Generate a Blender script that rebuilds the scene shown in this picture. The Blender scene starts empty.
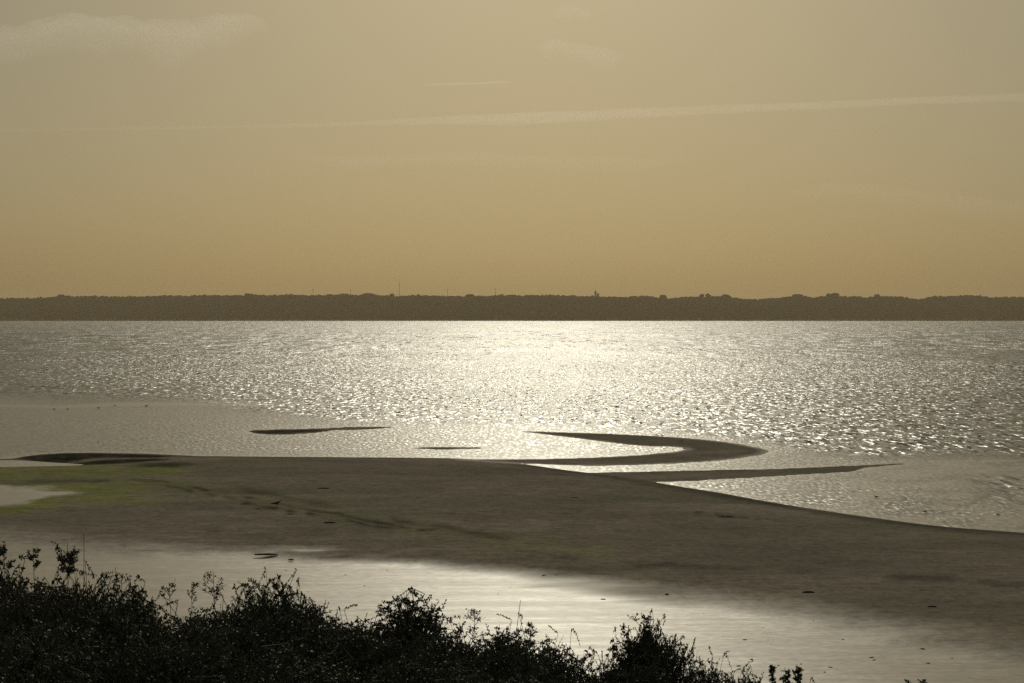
import bpy, bmesh, math, random
import numpy as np
from mathutils import Vector, Matrix, noise as mnoise

C = bpy.context.scene.collection
scn = bpy.context.scene
rng = np.random.default_rng(7)
random.seed(7)
R = math.radians

# ------------------------------------------------------------------ camera and its ground geometry
H = 10.0                       # eye height above the tide
F = 1024 * 50 / 36.0           # focal length in pixels
PITCH = -math.atan((341.5 - 316.5) / F)
cp, sp = math.cos(PITCH), math.sin(PITCH)

def ray(x, y):
    u, v = (x - 512) / F, (341.5 - y) / F
    return np.array([u, cp - v * sp, sp + v * cp])

def gnd(x, y, z=0.0):
    "point of the level z seen at photo position x, y"
    d = ray(x, y)
    t = (z - H) / d[2]
    return np.array([d[0] * t, d[1] * t, z])

def at_dist(x, y, Y):
    d = ray(x, y)
    t = Y / d[1]
    return np.array([d[0] * t, Y, H + d[2] * t])

def proj(X, Y, Z=0.0):
    dz = Z - H
    depth = Y * cp + dz * sp
    depth = np.where(depth < 0.01, 0.01, depth)
    up = -Y * sp + dz * cp
    return 512 + F * X / depth, 341.5 - F * up / depth

# ------------------------------------------------------------------ small helpers
def tag(o, label=None, cat=None, group=None, kind=None):
    if label: o['label'] = label
    if cat: o['category'] = cat
    if group: o['group'] = group
    if kind: o['kind'] = kind
    return o

def mesh_obj(name, verts, faces, mat, parent=None, smooth=True):
    me = bpy.data.meshes.new(name)
    verts = np.asarray(verts, dtype=np.float32)
    faces = np.asarray(faces, dtype=np.int32)
    n, k = faces.shape
    me.vertices.add(len(verts)); me.vertices.foreach_set('co', verts.ravel())
    me.loops.add(n * k); me.loops.foreach_set('vertex_index', faces.ravel())
    me.polygons.add(n)
    me.polygons.foreach_set('loop_start', np.arange(0, n * k, k, dtype=np.int32))
    me.polygons.foreach_set('loop_total', np.full(n, k, dtype=np.int32))
    me.polygons.foreach_set('use_smooth', np.full(n, smooth))
    me.update(calc_edges=True); me.validate()
    me.materials.append(mat)
    o = bpy.data.objects.new(name, me)
    C.objects.link(o)
    if parent: o.parent = parent
    return o

def bm_obj(name, bm, mat, parent=None, smooth=True):
    me = bpy.data.meshes.new(name)
    bm.normal_update()
    for f in bm.faces: f.smooth = smooth
    bm.to_mesh(me); bm.free()
    me.materials.append(mat)
    o = bpy.data.objects.new(name, me)
    C.objects.link(o)
    if parent: o.parent = parent
    return o

def empty(name, loc):
    o = bpy.data.objects.new(name, None)
    o.empty_display_size = 0.2
    C.objects.link(o); o.location = loc
    return o

def attr(o, name, vals):
    a = o.data.attributes.new(name, 'FLOAT', 'POINT')
    a.data.foreach_set('value', np.asarray(vals, dtype=np.float32))

def sstep(a, b, x):
    t = np.clip((x - a) / (b - a), 0, 1)
    return t * t * (3 - 2 * t)

def vnoise(X, Y, seed=0):
    "smooth value noise, vectorised"
    def h(ix, iy):
        n = np.sin(ix * 127.1 + iy * 311.7 + seed * 74.7) * 43758.5453
        return n - np.floor(n)
    ix, iy = np.floor(X), np.floor(Y)
    fx, fy = X - ix, Y - iy
    fx = fx * fx * (3 - 2 * fx); fy = fy * fy * (3 - 2 * fy)
    a, b, c, d = h(ix, iy), h(ix + 1, iy), h(ix, iy + 1), h(ix + 1, iy + 1)
    return (a * (1 - fx) + b * fx) * (1 - fy) + (c * (1 - fx) + d * fx) * fy - 0.5

def fbm(X, Y, seed=0, n=4):
    s, a = 0, 1.0
    for i in range(n):
        s = s + a * vnoise(X * 2 ** i + 13.7 * i, Y * 2 ** i + 5.1 * i, seed + i); a *= 0.5
    return s

def sdf(X, Y, poly):
    "signed distance to polygon, positive inside, in metres on the ground"
    P = np.array([gnd(x, y)[:2] for x, y in poly])
    d2 = np.full(X.shape, 1e18); inside = np.zeros(X.shape, bool)
    for i in range(len(P)):
        ax, ay = P[i]; bx, by = P[(i + 1) % len(P)]
        ex, ey = bx - ax, by - ay
        t = np.clip(((X - ax) * ex + (Y - ay) * ey) / (ex * ex + ey * ey + 1e-12), 0, 1)
        d2 = np.minimum(d2, (X - ax - t * ex) ** 2 + (Y - ay - t * ey) ** 2)
        cond = ((ay > Y) != (by > Y))
        xi = ax + (Y - ay) * ex / (ey if abs(ey) > 1e-12 else 1e-12)
        inside ^= cond & (X < xi)
    d = np.sqrt(d2)
    return np.where(inside, d, -d)

def smooth_closed(pts, n=6):
    out = []
    m = len(pts)
    for i in range(m):
        p0, p1, p2, p3 = (np.array(pts[(i + k - 1) % m], float) for k in range(4))
        for j in range(n):
            t = j / n
            out.append(tuple(0.5 * ((2 * p1) + (-p0 + p2) * t + (2 * p0 - 5 * p1 + 4 * p2 - p3) * t * t + (-p0 + 3 * p1 - 3 * p2 + p3) * t ** 3)))
    return out

# ------------------------------------------------------------------ materials
def new_mat(name):
    m = bpy.data.materials.new(name); m.use_nodes = True
    nt = m.node_tree; nt.nodes.clear()
    out = nt.nodes.new('ShaderNodeOutputMaterial')
    return m, nt, out

class NT:
    def __init__(s, nt): s.nt = nt
    def n(s, t, **kw):
        x = s.nt.nodes.new(t)
        for k, v in kw.items(): setattr(x, k, v)
        return x
    def l(s, a, b): s.nt.links.new(a, b)
    def math(s, op, a, b=None, clamp=False):
        x = s.n('ShaderNodeMath', operation=op, use_clamp=clamp)
        for i, v in enumerate((a, b)):
            if v is None: continue
            if isinstance(v, (int, float)): x.inputs[i].default_value = v
            else: s.l(v, x.inputs[i])
        return x.outputs[0]
    def attr(s, name):
        return s.n('ShaderNodeAttribute', attribute_name=name).outputs['Fac']
    def pos(s, scale, offs=(0, 0, 0), rot=(0, 0, 0)):
        tc = s.n('ShaderNodeTexCoord'); mp = s.n('ShaderNodeMapping')
        mp.inputs['Scale'].default_value = scale; mp.inputs['Location'].default_value = offs
        mp.inputs['Rotation'].default_value = rot
        s.l(tc.outputs['Object'], mp.inputs[0]); return mp.outputs[0]
    def noise(s, vec, scale=1, detail=3, rough=0.5, dist=0.0):
        x = s.n('ShaderNodeTexNoise'); s.l(vec, x.inputs['Vector'])
        x.inputs['Scale'].default_value = scale; x.inputs['Detail'].default_value = detail
        x.inputs['Roughness'].default_value = rough; x.inputs['Distortion'].default_value = dist
        return x.outputs['Fac']
    def ramp(s, v, a, b, lo=0.0, hi=1.0):
        x = s.n('ShaderNodeMapRange', interpolation_type='SMOOTHSTEP')
        s.l(v, x.inputs[0]); x.inputs[1].default_value = a; x.inputs[2].default_value = b
        x.inputs[3].default_value = lo; x.inputs[4].default_value = hi
        return x.outputs[0]
    def mix(s, f, a, b):
        x = s.n('ShaderNodeMix', data_type='RGBA')
        if isinstance(f, (int, float)): x.inputs[0].default_value = f
        else: s.l(f, x.inputs[0])
        for i, v in ((6, a), (7, b)):
            if isinstance(v, tuple): x.inputs[i].default_value = (*v, 1)
            else: s.l(v, x.inputs[i])
        return x.outputs[2]
    def mixf(s, f, a, b):
        x = s.n('ShaderNodeMix', data_type='FLOAT')
        s.l(f, x.inputs[0])
        for i, v in ((2, a), (3, b)):
            if isinstance(v, (int, float)): x.inputs[i].default_value = v
            else: s.l(v, x.inputs[i])
        return x.outputs[0]

def simple(name, col, rough=0.7, var=0.25, scale=8, spec=0.5):
    m, nt, out = new_mat(name); q = NT(nt)
    b = q.n('ShaderNodeBsdfPrincipled')
    nz = q.noise(q.pos((1, 1, 1)), scale, 3)
    c = q.mix(nz, tuple(x * (1 - var) for x in col), tuple(x * (1 + var) for x in col))
    q.l(c, b.inputs['Base Color']); b.inputs['Roughness'].default_value = rough
    b.inputs['Specular IOR Level'].default_value = spec
    q.l(b.outputs[0], out.inputs[0]); return m

# ---- water
def water_material():
    m, nt, out = new_mat('bay_water'); q = NT(nt)
    b = q.n('ShaderNodeBsdfPrincipled')
    b.inputs['IOR'].default_value = 1.33
    wave = q.attr('wave'); rip = q.attr('ripple'); edge = q.attr('edge')
    # wind waves as a field of facet slopes, so that far water keeps its glitter
    def facets(scale, rot, detail, rough, dist, amp, mask):
        nz = q.n('ShaderNodeTexNoise'); q.l(q.pos(scale, rot=(0, 0, R(rot))), nz.inputs['Vector'])
        nz.inputs['Scale'].default_value = 1; nz.inputs['Detail'].default_value = detail
        nz.inputs['Roughness'].default_value = rough; nz.inputs['Distortion'].default_value = dist
        sb = q.n('ShaderNodeVectorMath', operation='SUBTRACT'); q.l(nz.outputs['Color'], sb.inputs[0]); sb.inputs[1].default_value = (.5, .5, .5)
        sc = q.n('ShaderNodeVectorMath', operation='MULTIPLY'); q.l(sb.outputs[0], sc.inputs[0]); sc.inputs[1].default_value = (amp[0], amp[1], 0)
        sm = q.n('ShaderNodeVectorMath', operation='SCALE'); q.l(sc.outputs[0], sm.inputs[0]); q.l(mask, sm.inputs['Scale'])
        return sm.outputs[0]
    def add(a, b_):
        x = q.n('ShaderNodeVectorMath', operation='ADD'); q.l(a, x.inputs[0])
        if isinstance(b_, tuple): x.inputs[1].default_value = b_
        else: q.l(b_, x.inputs[1])
        return x.outputs[0]
    patch = q.ramp(q.noise(q.pos((0.02, 0.010, 1)), 1.0, 3, 0.5), 0.3, 0.7, 0.7, 1.15)
    wm = q.math('MULTIPLY', wave, patch)
    off = q.math('MULTIPLY', wm, q.attr('offshore')); near = q.math('SUBTRACT', wm, q.math('MULTIPLY', off, 0.75))
    v = facets((1.5, 0.40, 1), 14, 2.0, .5, .5, WV[0], wm)
    v = add(v, facets((0.42, 0.055, 1), -4, 2.0, .6, .5, WV[1], off))
    v = add(v, facets((0.17, 0.016, 1), 2, 1.0, .5, .3, WV[2], off))
    v = add(v, facets((3.2, 0.9, 1), -14, 2.0, .6, .3, WV[3], near))
    v = add(v, facets((4.6, 1.5, 1), 15, 2.0, .55, .3, WV[4], rip))
    v = add(v, (0, 0, 1))
    nn = q.n('ShaderNodeVectorMath', operation='NORMALIZE'); q.l(v, nn.inputs[0]); q.l(nn.outputs[0], b.inputs['Normal'])
    rough = q.math('ADD', q.math('MULTIPLY', q.attr('offshore'), 0.04), WR)
    q.l(rough, b.inputs['Roughness'])
    c = q.mix(edge, (0.05, 0.055, 0.05), (0.34, 0.31, 0.25))
    q.l(c, b.inputs['Base Color'])
    q.l(b.outputs[0], out.inputs[0]); return m

# ---- sand
def sand_material():
    m, nt, out = new_mat('tidal_sand'); q = NT(nt)
    b = q.n('ShaderNodeBsdfPrincipled'); b.inputs['IOR'].default_value = 1.36
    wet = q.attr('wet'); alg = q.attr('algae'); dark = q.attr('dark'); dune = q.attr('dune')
    n1 = q.noise(q.pos((0.07, 0.16, 1)), 1.0, 6, 0.62, 0.4)
    n4 = q.noise(q.pos((0.05, 0.10, 1), offs=(20, 3, 0)), 1.0, 4, 0.6, 0.3)
    n2 = q.noise(q.pos((0.8, 2.2, 1)), 1.0, 4, 0.65)
    n3 = q.noise(q.pos((6, 14, 1)), 1.0, 3, 0.6)
    col = q.mix(q.ramp(n1, 0.3, 0.7), SAND[0], SAND[1])
    col = q.mix(q.ramp(n4, 0.45, 0.65, 0, 0.6), col, (0.165, 0.158, 0.105))
    col = q.mix(q.ramp(n2, 0.40, 0.70, 0, 0.75), col, SAND[2])
    col = q.mix(q.ramp(n3, 0.45, 0.7, 0, 0.45), col, (0.09, 0.078, 0.062))
    am = q.math('MULTIPLY', alg, q.ramp(q.noise(q.pos((0.5, 1.1, 1), offs=(9, 2, 0)), 1.0, 5, 0.7), 0.35, 0.6, 0.25, 1.0))
    col = q.mix(am, col, q.mix(q.ramp(n2, 0.3, 0.7), (0.25, 0.255, 0.085), (0.165, 0.18, 0.065)))
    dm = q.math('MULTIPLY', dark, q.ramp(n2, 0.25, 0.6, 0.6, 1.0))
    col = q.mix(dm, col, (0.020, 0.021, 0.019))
    col = q.mix(wet, col, (0.27, 0.23, 0.16))
    scrub = q.ramp(n2, 0.35, 0.6)
    col = q.mix(q.math('MULTIPLY', dune, 0.9), col, q.mix(scrub, (0.05, 0.048, 0.022), (0.12, 0.105, 0.07)))
    q.l(col, b.inputs['Base Color'])
    # wet sand shines: streaks of standing film along the tide line
    st = q.noise(q.pos((0.05, 0.9, 1), rot=(0, 0, R(-3))), 1.0, 5, 0.6, 0.5)
    st2 = q.noise(q.pos((0.18, 3.0, 1), rot=(0, 0, R(-2))), 1.0, 4, 0.6)
    wm = q.math('MULTIPLY', wet, 1.0)
    rough = q.mixf(wm, 0.78, q.ramp(st, 0.38, 0.62, WETR[0], WETR[1]))
    q.l(rough, b.inputs['Roughness'])
    q.l(q.mixf(wm, 0.0, 0.62), b.inputs['Specular IOR Level'])
    h = q.math('ADD', q.math('MULTIPLY', st2, 0.003), q.math('MULTIPLY', q.noise(q.pos((1.0, 3.5, 1), rot=(0, 0, R(-8))), 1.0, 4, 0.6), 0.004))
    h = q.math('MULTIPLY', h, q.mixf(wet, 7.0, 1.0))
    h = q.math('ADD', h, q.math('MULTIPLY', q.math('MULTIPLY', n2, q.math('SUBTRACT', 1.0, wet)), 0.03))
    bp = q.n('ShaderNodeBump'); bp.inputs['Distance'].default_value = 1.0
    q.l(h, bp.inputs['Height'])
    def facets(scale, rot, detail, amp, mask):
        nz = q.n('ShaderNodeTexNoise'); q.l(q.pos(scale, rot=(0, 0, R(rot))), nz.inputs['Vector'])
        nz.inputs['Scale'].default_value = 1; nz.inputs['Detail'].default_value = detail; nz.inputs['Roughness'].default_value = .6; nz.inputs['Distortion'].default_value = .4
        sb = q.n('ShaderNodeVectorMath', operation='SUBTRACT'); q.l(nz.outputs['Color'], sb.inputs[0]); sb.inputs[1].default_value = (.5, .5, .5)
        sc = q.n('ShaderNodeVectorMath', operation='MULTIPLY'); q.l(sb.outputs[0], sc.inputs[0]); sc.inputs[1].default_value = (amp, amp, 0)
        sm = q.n('ShaderNodeVectorMath', operation='SCALE'); q.l(sc.outputs[0], sm.inputs[0]); q.l(mask, sm.inputs['Scale'])
        return sm.outputs[0]
    dry = q.math('SUBTRACT', 1.0, wet)
    vv = bp.outputs[0]
    for f_ in (facets((0.35, 2.6, 1), -6, 4, .15, wet), facets((2.5, 6.0, 1), 20, 3, .20, wet),
               facets((0.35, 0.5, 1), 10, 5, .45, dry), facets((3.0, 2.5, 1), -15, 3, .75, dry)):
        x = q.n('ShaderNodeVectorMath', operation='ADD'); q.l(vv, x.inputs[0]); q.l(f_, x.inputs[1]); vv = x.outputs[0]
    nn = q.n('ShaderNodeVectorMath', operation='NORMALIZE'); q.l(vv, nn.inputs[0]); q.l(nn.outputs[0], b.inputs['Normal'])
    q.l(b.outputs[0], out.inputs[0]); return m

# tunables
WV = ((2.3, 2.0), (2.3, 2.0), (.9, .7), (2.4, 1.9), (1.1, .8))
WR = 0.36
SAND = ((0.175, 0.152, 0.120), (0.285, 0.240, 0.188), (0.165, 0.150, 0.130))
WETR = (0.45, 0.50)
SUN_EL, SUN_AZ = 29.0, math.degrees(math.atan((548 - 512) / F))
SUN_STRENGTH = 3.0
SKY_STRENGTH = 0.14
EXPOSURE = -1.08

# ------------------------------------------------------------------ ground sheet and water sheet
def polar_grid():
    ys = np.concatenate([np.arange(321.0, 336, 1.0), np.arange(336, 400, 2.0), np.arange(400, 540, 0.75), np.arange(540, 700, 2.0)])
    front = np.array([-H / ray(512, y)[2] * ray(512, y)[1] for y in ys])[::-1]
    near = np.array([0.6, 1.5, 2.5, 4, 5.5, 7, 8.5, 10, 11.5, 13, 14.5, 16, 18, 20, 22, 24, 26, 28, 30, 32, 34, 35.5])
    near = near[near < front[0] - 0.4]
    far = np.array([3600, 4500, 6000, 8000.])
    d = np.concatenate([near, front, far])
    fine = np.arctan((np.arange(-60, 1090, 3.0) - 512) / F)
    rest1 = np.linspace(fine[-1], 2 * math.pi + fine[0], 120)[1:-1]
    ang = np.concatenate([fine, rest1])
    D, A = np.meshgrid(d, ang, indexing='ij')
    # inside the field of view rows are straight lines across (equal depth), elsewhere circles
    k = np.where(np.abs(((A + math.pi) % (2 * math.pi)) - math.pi) < 0.6, 1 / np.maximum(np.cos(A), 0.5), 1 / math.cos(0.6))
    X, Y = np.sin(A) * D * k, np.cos(A) * D * k
    nr, nc = D.shape
    i, j = np.meshgrid(np.arange(nr - 1), np.arange(nc), indexing='ij')
    j2 = (j + 1) % nc
    faces = np.stack([i * nc + j, i * nc + j2, (i + 1) * nc + j2, (i + 1) * nc + j], -1).reshape(-1, 4)[:, ::-1]
    X, Y = X.ravel(), Y.ravel()
    c = len(X)
    X = np.append(X, 0); Y = np.append(Y, 0)
    # close the middle with degenerate-free quads: pair up triangles
    return X, Y, faces, nc, c

X, Y, GF, NC, CI = polar_grid()
PX, PY = proj(X, Y)
ahead = Y > 2

def line_y(pts, x):
    p = np.array(pts, float); return np.interp(x, p[:, 0], p[:, 1])

far_edge = [(-500, 459), (-120, 459.5), (-20, 459.5), (12, 458.6), (24, 456.2), (40, 454.2), (62, 453.0), (90, 452.6), (140, 453.4), (200, 456), (280, 456.6),
            (350, 457), (400, 457.3), (450, 458), (490, 460), (512, 462.5), (545, 467), (570, 470.5), (600, 474), (640, 480),
            (680, 486), (720, 493), (760, 500), (800, 507), (850, 514.5), (900, 521.5), (960, 528), (1024, 533), (1090, 536.5), (1250, 541), (1700, 548)]
main_poly = far_edge + [(1700, 2000), (-500, 2000)]
channel = smooth_closed([(-500, 470), (-500, 460.2), (-40, 460.4), (12, 460.2), (45, 462.4), (84, 464.8), (50, 465.8), (5, 466.6), (-60, 467.4)], 4)
spit = smooth_closed([(520, 431), (560, 432), (620, 434), (680, 437.5), (725, 442), (760, 448), (769, 451.5), (755, 456), (715, 461), (655, 464.5),
                      (590, 466), (520, 463.5), (460, 460.0), (520, 459), (590, 457.5), (650, 453.8), (683, 450.2), (676, 447.2), (640, 446), (600, 441.5), (560, 436.5), (530, 433)], 4)
bar2 = smooth_closed([(560, 474), (640, 471.5), (700, 470), (780, 468.5), (850, 465.5), (906, 463.4), (868, 468), (850, 471.5), (800, 475), (740, 478.5), (690, 481), (640, 482), (590, 478)], 4)
islet = smooth_closed([(246, 431), (268, 429.4), (310, 428.6), (350, 426.8), (396, 426.6), (372, 429.5), (335, 430.5), (310, 433.5), (280, 435), (258, 433.8)], 4)
islet2 = smooth_closed([(412, 448), (440, 446.6), (478, 447.2), (480, 448.8), (440, 449.6)], 4)
rightflat = smooth_closed([(820, 474), (880, 466), (940, 460), (1000, 459), (1060, 462), (1060, 470), (1000, 472), (960, 478), (1000, 486), (940, 494), (880, 492), (840, 486)], 4)

s_main = sdf(X, Y, main_poly); s_ch = sdf(X, Y, channel)
s_spit = sdf(X, Y, spit); s_bar = sdf(X, Y, bar2); s_is = sdf(X, Y, islet); s_is2 = sdf(X, Y, islet2)
s_rf = sdf(X, Y, rightflat)
wob = fbm(X * 0.12, Y * 0.3, 3, 4) * 0.5
def bank(s, slope, top):
    return np.where(s > 0, top * (1 - np.exp(-np.maximum(s, 0) * slope / top)), np.maximum(s * 0.06, -1.2))
z = np.full(X.shape, -1.2)
zm = bank(s_main + wob * 0.5, 0.05, 0.20)
zm = np.minimum(zm, np.where(s_ch > -4, -(s_ch + wob) * 0.04, 1))
z = np.maximum(z, zm)
for s, top in ((s_spit, 0.03), (s_bar, 0.03), (s_is, 0.02), (s_is2, 0.008)):
    z = np.maximum(z, bank(s + wob * 0.45 + 0.5 * fbm(X * .9, Y * .7, 77, 3) * .6, 0.012, top))
# wide wet flat in front of the bar
L1 = [(-400, 500), (-100, 520), (0, 528), (100, 540), (200, 547), (300, 551), (400, 559), (500, 568), (600, 578), (700, 588), (800, 598), (900, 612), (1024, 632), (1200, 665), (1600, 720)]
L2 = [(-400, 560), (0, 562), (100, 560), (200, 558), (300, 561), (400, 571), (500, 583), (600, 599), (700, 615), (800, 633), (900, 655), (1024, 682), (1200, 715), (1600, 780)]
y1, y2 = line_y(L1, PX), line_y(L2, PX)
fx = fbm(X * 0.25, Y * 0.9, 11, 4)
wet = sstep(0, 1, (PY + fx * 9 - y1) / (y2 - y1)) * ahead
wet = wet ** 1.3
z = np.where(ahead & (wet > 0) & (z > 0), z * (1 - wet) + (0.03 + 0.01 * fbm(X * .1, Y * .4, 5)) * wet, z)
# gentle relief of the dry bar
z = z + np.where(z > 0.05, 1, 0) * np.clip((z - 0.05) * 8, 0, 1) * fbm(X * 0.12, Y * 0.28, 21, 5) * 0.07 * (1 - wet)
# dune under and in front of the viewer
Yd = Y + 2.0 * vnoise(X * 0.07, Y * 0.02, 8)
zd = np.interp(Yd, [-60, -10, 0, 4, 10, 16, 22, 27, 31, 34], [7.4, 8.6, 8.4, 7.75, 6.05, 4.3, 2.6, 1.2, 0.35, 0.0])
zd = zd + np.clip(zd, 0, 1) * fbm(X * 0.3, Y * 0.3, 2, 4) * 0.35
back = Y < 36
dune_f = np.where(back, sstep(0.05, 0.6, zd), 0)
z = np.where(back, np.maximum(zd, 0.035), z)
# far away to the sides and behind everything the bottom just stays under the tide
wet = np.where(back & (zd < 0.3), 1.0, wet)

# material attributes
rag = fbm(X * 0.5, Y * 0.45, 91, 5)
def soft(poly, w, rg=1.0): return sstep(-w, w, sdf(X, Y, poly) + wob * w + rag * rg * w)
pool = smooth_closed([(-200, 492), (0, 491), (36, 492.5), (58, 495.5), (48, 499.5), (24, 504), (0, 508), (-200, 515)], 4)
wet = np.maximum(wet, soft(pool, 0.8, 2.2) * 0.95)
algae_p = smooth_closed([(-300, 464), (0, 466), (60, 465.5), (120, 466), (172, 470), (182, 476), (150, 482), (175, 492), (160, 502), (110, 508), (60, 512), (0, 518), (-300, 520)], 4)
algae = soft(algae_p, 2.6, 1.8) * (1 - 0.85 * np.exp(-((PY - 483 + (PX - 60) * 0.02) / 2.6) ** 2)) * ahead
algae = np.maximum(algae, 0.30 * np.exp(-((PY - line_y([(0, 486), (150, 488), (260, 503), (350, 520), (480, 545), (1024, 600)], PX)) / 9) ** 2) * (PX > 120) * (PX < 620) * ahead)
algae = algae * (1 - soft(pool, 0.8, 2.2))
mud = smooth_closed([(14, 458.8), (30, 456), (58, 454.4), (100, 454.2), (150, 455.4), (172, 457), (150, 459.6), (115, 459.2), (85, 460.4), (76, 463), (40, 461.6)], 4)
mud2 = smooth_closed([(72, 463.8), (100, 461.8), (138, 460.6), (170, 460.4), (150, 463.2), (120, 465), (90, 465.2)], 4)
mud3 = smooth_closed([(135, 466.5), (160, 464.2), (182, 465.6), (176, 468.8), (150, 469.2)], 4)
dark = np.maximum.reduce([soft(mud, 0.5), soft(mud2, 0.5), soft(mud3, 1.4) * 0.8])
pale = np.exp(-((PY - line_y([(60, 463.5), (85, 461.6), (105, 460.4), (150, 459.8)], PX)) / 0.6) ** 2) * (PX > 68) * (PX < 150)
dark = dark * (1 - 0.9 * pale)
# shade of the bar's steep seaward face, painted in as a dark band
lip_shade = np.exp(-((s_main - 0.7) / 0.8) ** 2) * (0.55 + 0.45 * sstep(450, 750, PX)) * (s_main > 0)
dark = np.maximum(dark, lip_shade * 0.6)
for sdx in (s_spit, s_bar, s_is):
    dark = np.maximum(dark, 0.25 * np.exp(-((sdx - 0.9) / 0.6) ** 2) * (fbm(X * .3, Y * .4, 78, 3) > 0))
dark = np.maximum(dark, 0.9 * soft(smooth_closed([(250, 431.2), (300, 429.8), (320, 430.5), (300, 433), (265, 433.8)], 4), 0.8))
# wrack lines / ruts running down the bar
def streak(pts, w, amp, x0, x1, f=0.25, seed=1):
    yy = line_y(pts, PX) + fbm(PX * 0.03, PX * 0, seed, 3) * 3
    n = sstep(-0.25, 0.25, vnoise(PX * f, PY * 0.05, seed))
    return amp * n * np.exp(-((PY - yy) / w) ** 2) * sstep(x0, x0 + 20, PX) * (1 - sstep(x1 - 40, x1, PX)) * ahead
for a in (streak([(150, 488), (240, 503), (262, 509), (310, 517), (330, 522), (380, 532)], 1.8, .85, 150, 420, .10, 1),
          streak([(160, 486), (230, 498), (270, 504), (310, 514), (350, 521), (420, 533)], 1.6, .75, 160, 480, .08, 2),
          streak([(200, 486), (300, 503), (400, 524), (500, 542), (700, 560)], 3.0, .5, 230, 640, .05, 3),
          streak([(0, 488), (60, 484), (120, 482), (200, 488)], 1.5, .45, -60, 200, .05, 4),
          streak([(500, 560), (700, 572), (850, 578), (1024, 590)], 3.0, .55, 520, 1100, .03, 5),
          streak([(540, 474), (600, 480), (700, 496), (800, 512), (900, 527), (1024, 540)], 1.1, .45, 540, 1080, .05, 6),
          streak([(200, 537), (260, 534), (340, 536)], 5, .35, 200, 350, .03, 7),
          streak([(680, 516), (740, 520), (780, 524)], 1.2, .6, 680, 800, .3, 8)):
    dark = np.maximum(dark, a)
dark = dark * (1 - wet)
# thin film of water left on the low parts of the bar's seaward side and of the spits
wet = np.maximum(wet, 0.2 * np.exp(-((s_spit) / 0.5) ** 2))

verts = np.stack([X, Y, z], 1)
nc = NC
cent = np.stack([np.full(nc // 2, CI), (np.arange(0, nc - 1, 2) + 2) % nc, np.arange(0, nc - 1, 2) + 1, np.arange(0, nc - 1, 2)], 1)[:, [0, 3, 2, 1]]
if nc % 2: cent = np.vstack([cent, [[CI, nc - 1, 0, CI]]])[:nc // 2]
verts[CI, 2] = 8.4
allf = np.vstack([GF, cent])
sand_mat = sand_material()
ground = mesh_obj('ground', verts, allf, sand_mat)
tag(ground, kind='structure')
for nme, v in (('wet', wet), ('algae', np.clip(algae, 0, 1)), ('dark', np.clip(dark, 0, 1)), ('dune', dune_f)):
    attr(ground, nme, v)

# water: waves are full size offshore and die out over the flats
shore = [(-500, 396), (-100, 398), (0, 397), (60, 401), (120, 403), (190, 404), (240, 412), (300, 419), (350, 424), (400, 424.5), (470, 427), (520, 428.5),
         (600, 430.5), (680, 434), (740, 441), (780, 447), (820, 454), (880, 459), (940, 456.5), (1000, 458), (1060, 461), (1300, 468), (2000, 480)]
ysh = line_y(shore, PX) + fbm(PX * 0.012, PX * 0, 31, 3) * 1.5
dpx = PY - ysh
wave = 1 - sstep(-9, 1.5, dpx)
wave = np.where(ahead, wave, 1.0)
wave = wave * (1 - 0.35 * sstep(-45, 0, dpx))
rip = sstep(-14, 0, dpx) * ahead
rip = rip * (0.55 + 0.45 * sstep(-0.3, 0.3, fbm(X * 0.05, Y * 0.12, 41, 3)))
# smoother strips
smooth_strip = np.exp(-((PY - line_y([(-300, 404), (0, 405.5), (60, 407), (120, 404.5), (200, 404)], PX)) / 2.6) ** 2) * (PX < 330)
rip = rip * (1 - 0.9 * smooth_strip)
for s_ in (s_spit, s_bar, s_is, s_is2, s_main):
    calm = np.exp(-(np.minimum(s_, 0) / 1.3) ** 2) * ahead
    rip = rip * (1 - 0.35 * calm); wave = wave * (1 - 0.9 * calm)
# right hand flat: patches of swash between barely covered sand
prt = sstep(760, 860, PX) * sstep(0, 3, dpx)
blot = sstep(-0.15, 0.35, fbm(PX * 0.022, PY * 0.10, 51, 4))
east = sstep(940, 1010, PX - (PY - 480) * 0.9) * sstep(470, 480, PY) * (1 - sstep(500, 516, PY))
wave = np.maximum(wave, prt * east * 0.55)
rip = rip * (1 - prt * 0.35) + prt * blot * 0.5
edge = np.maximum.reduce([prt * (0.35 + 0.6 * sstep(-0.4, 0.3, fbm(PX * 0.02, PY * 0.22, 61, 5))) * (1 - east),
                          smooth_strip * (PX < 330) * 0.8] + [np.exp(-(np.minimum(s_, 0) / 1.6) ** 2) * ahead for s_ in (s_spit, s_bar, s_is, s_main)])
wv = np.stack([X, Y, np.zeros_like(X)], 1)
water = mesh_obj('water', wv, allf, water_material())
tag(water, kind='structure')
shal = sstep(-6, 8, dpx) * ahead
edge = np.maximum(edge, shal * 0.5)
for nme, v in (('offshore', sstep(130, 650, Y)), ('wave', wave), ('ripple', rip), ('edge', np.clip(edge, 0, 1))):
    attr(water, nme, v)

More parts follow.
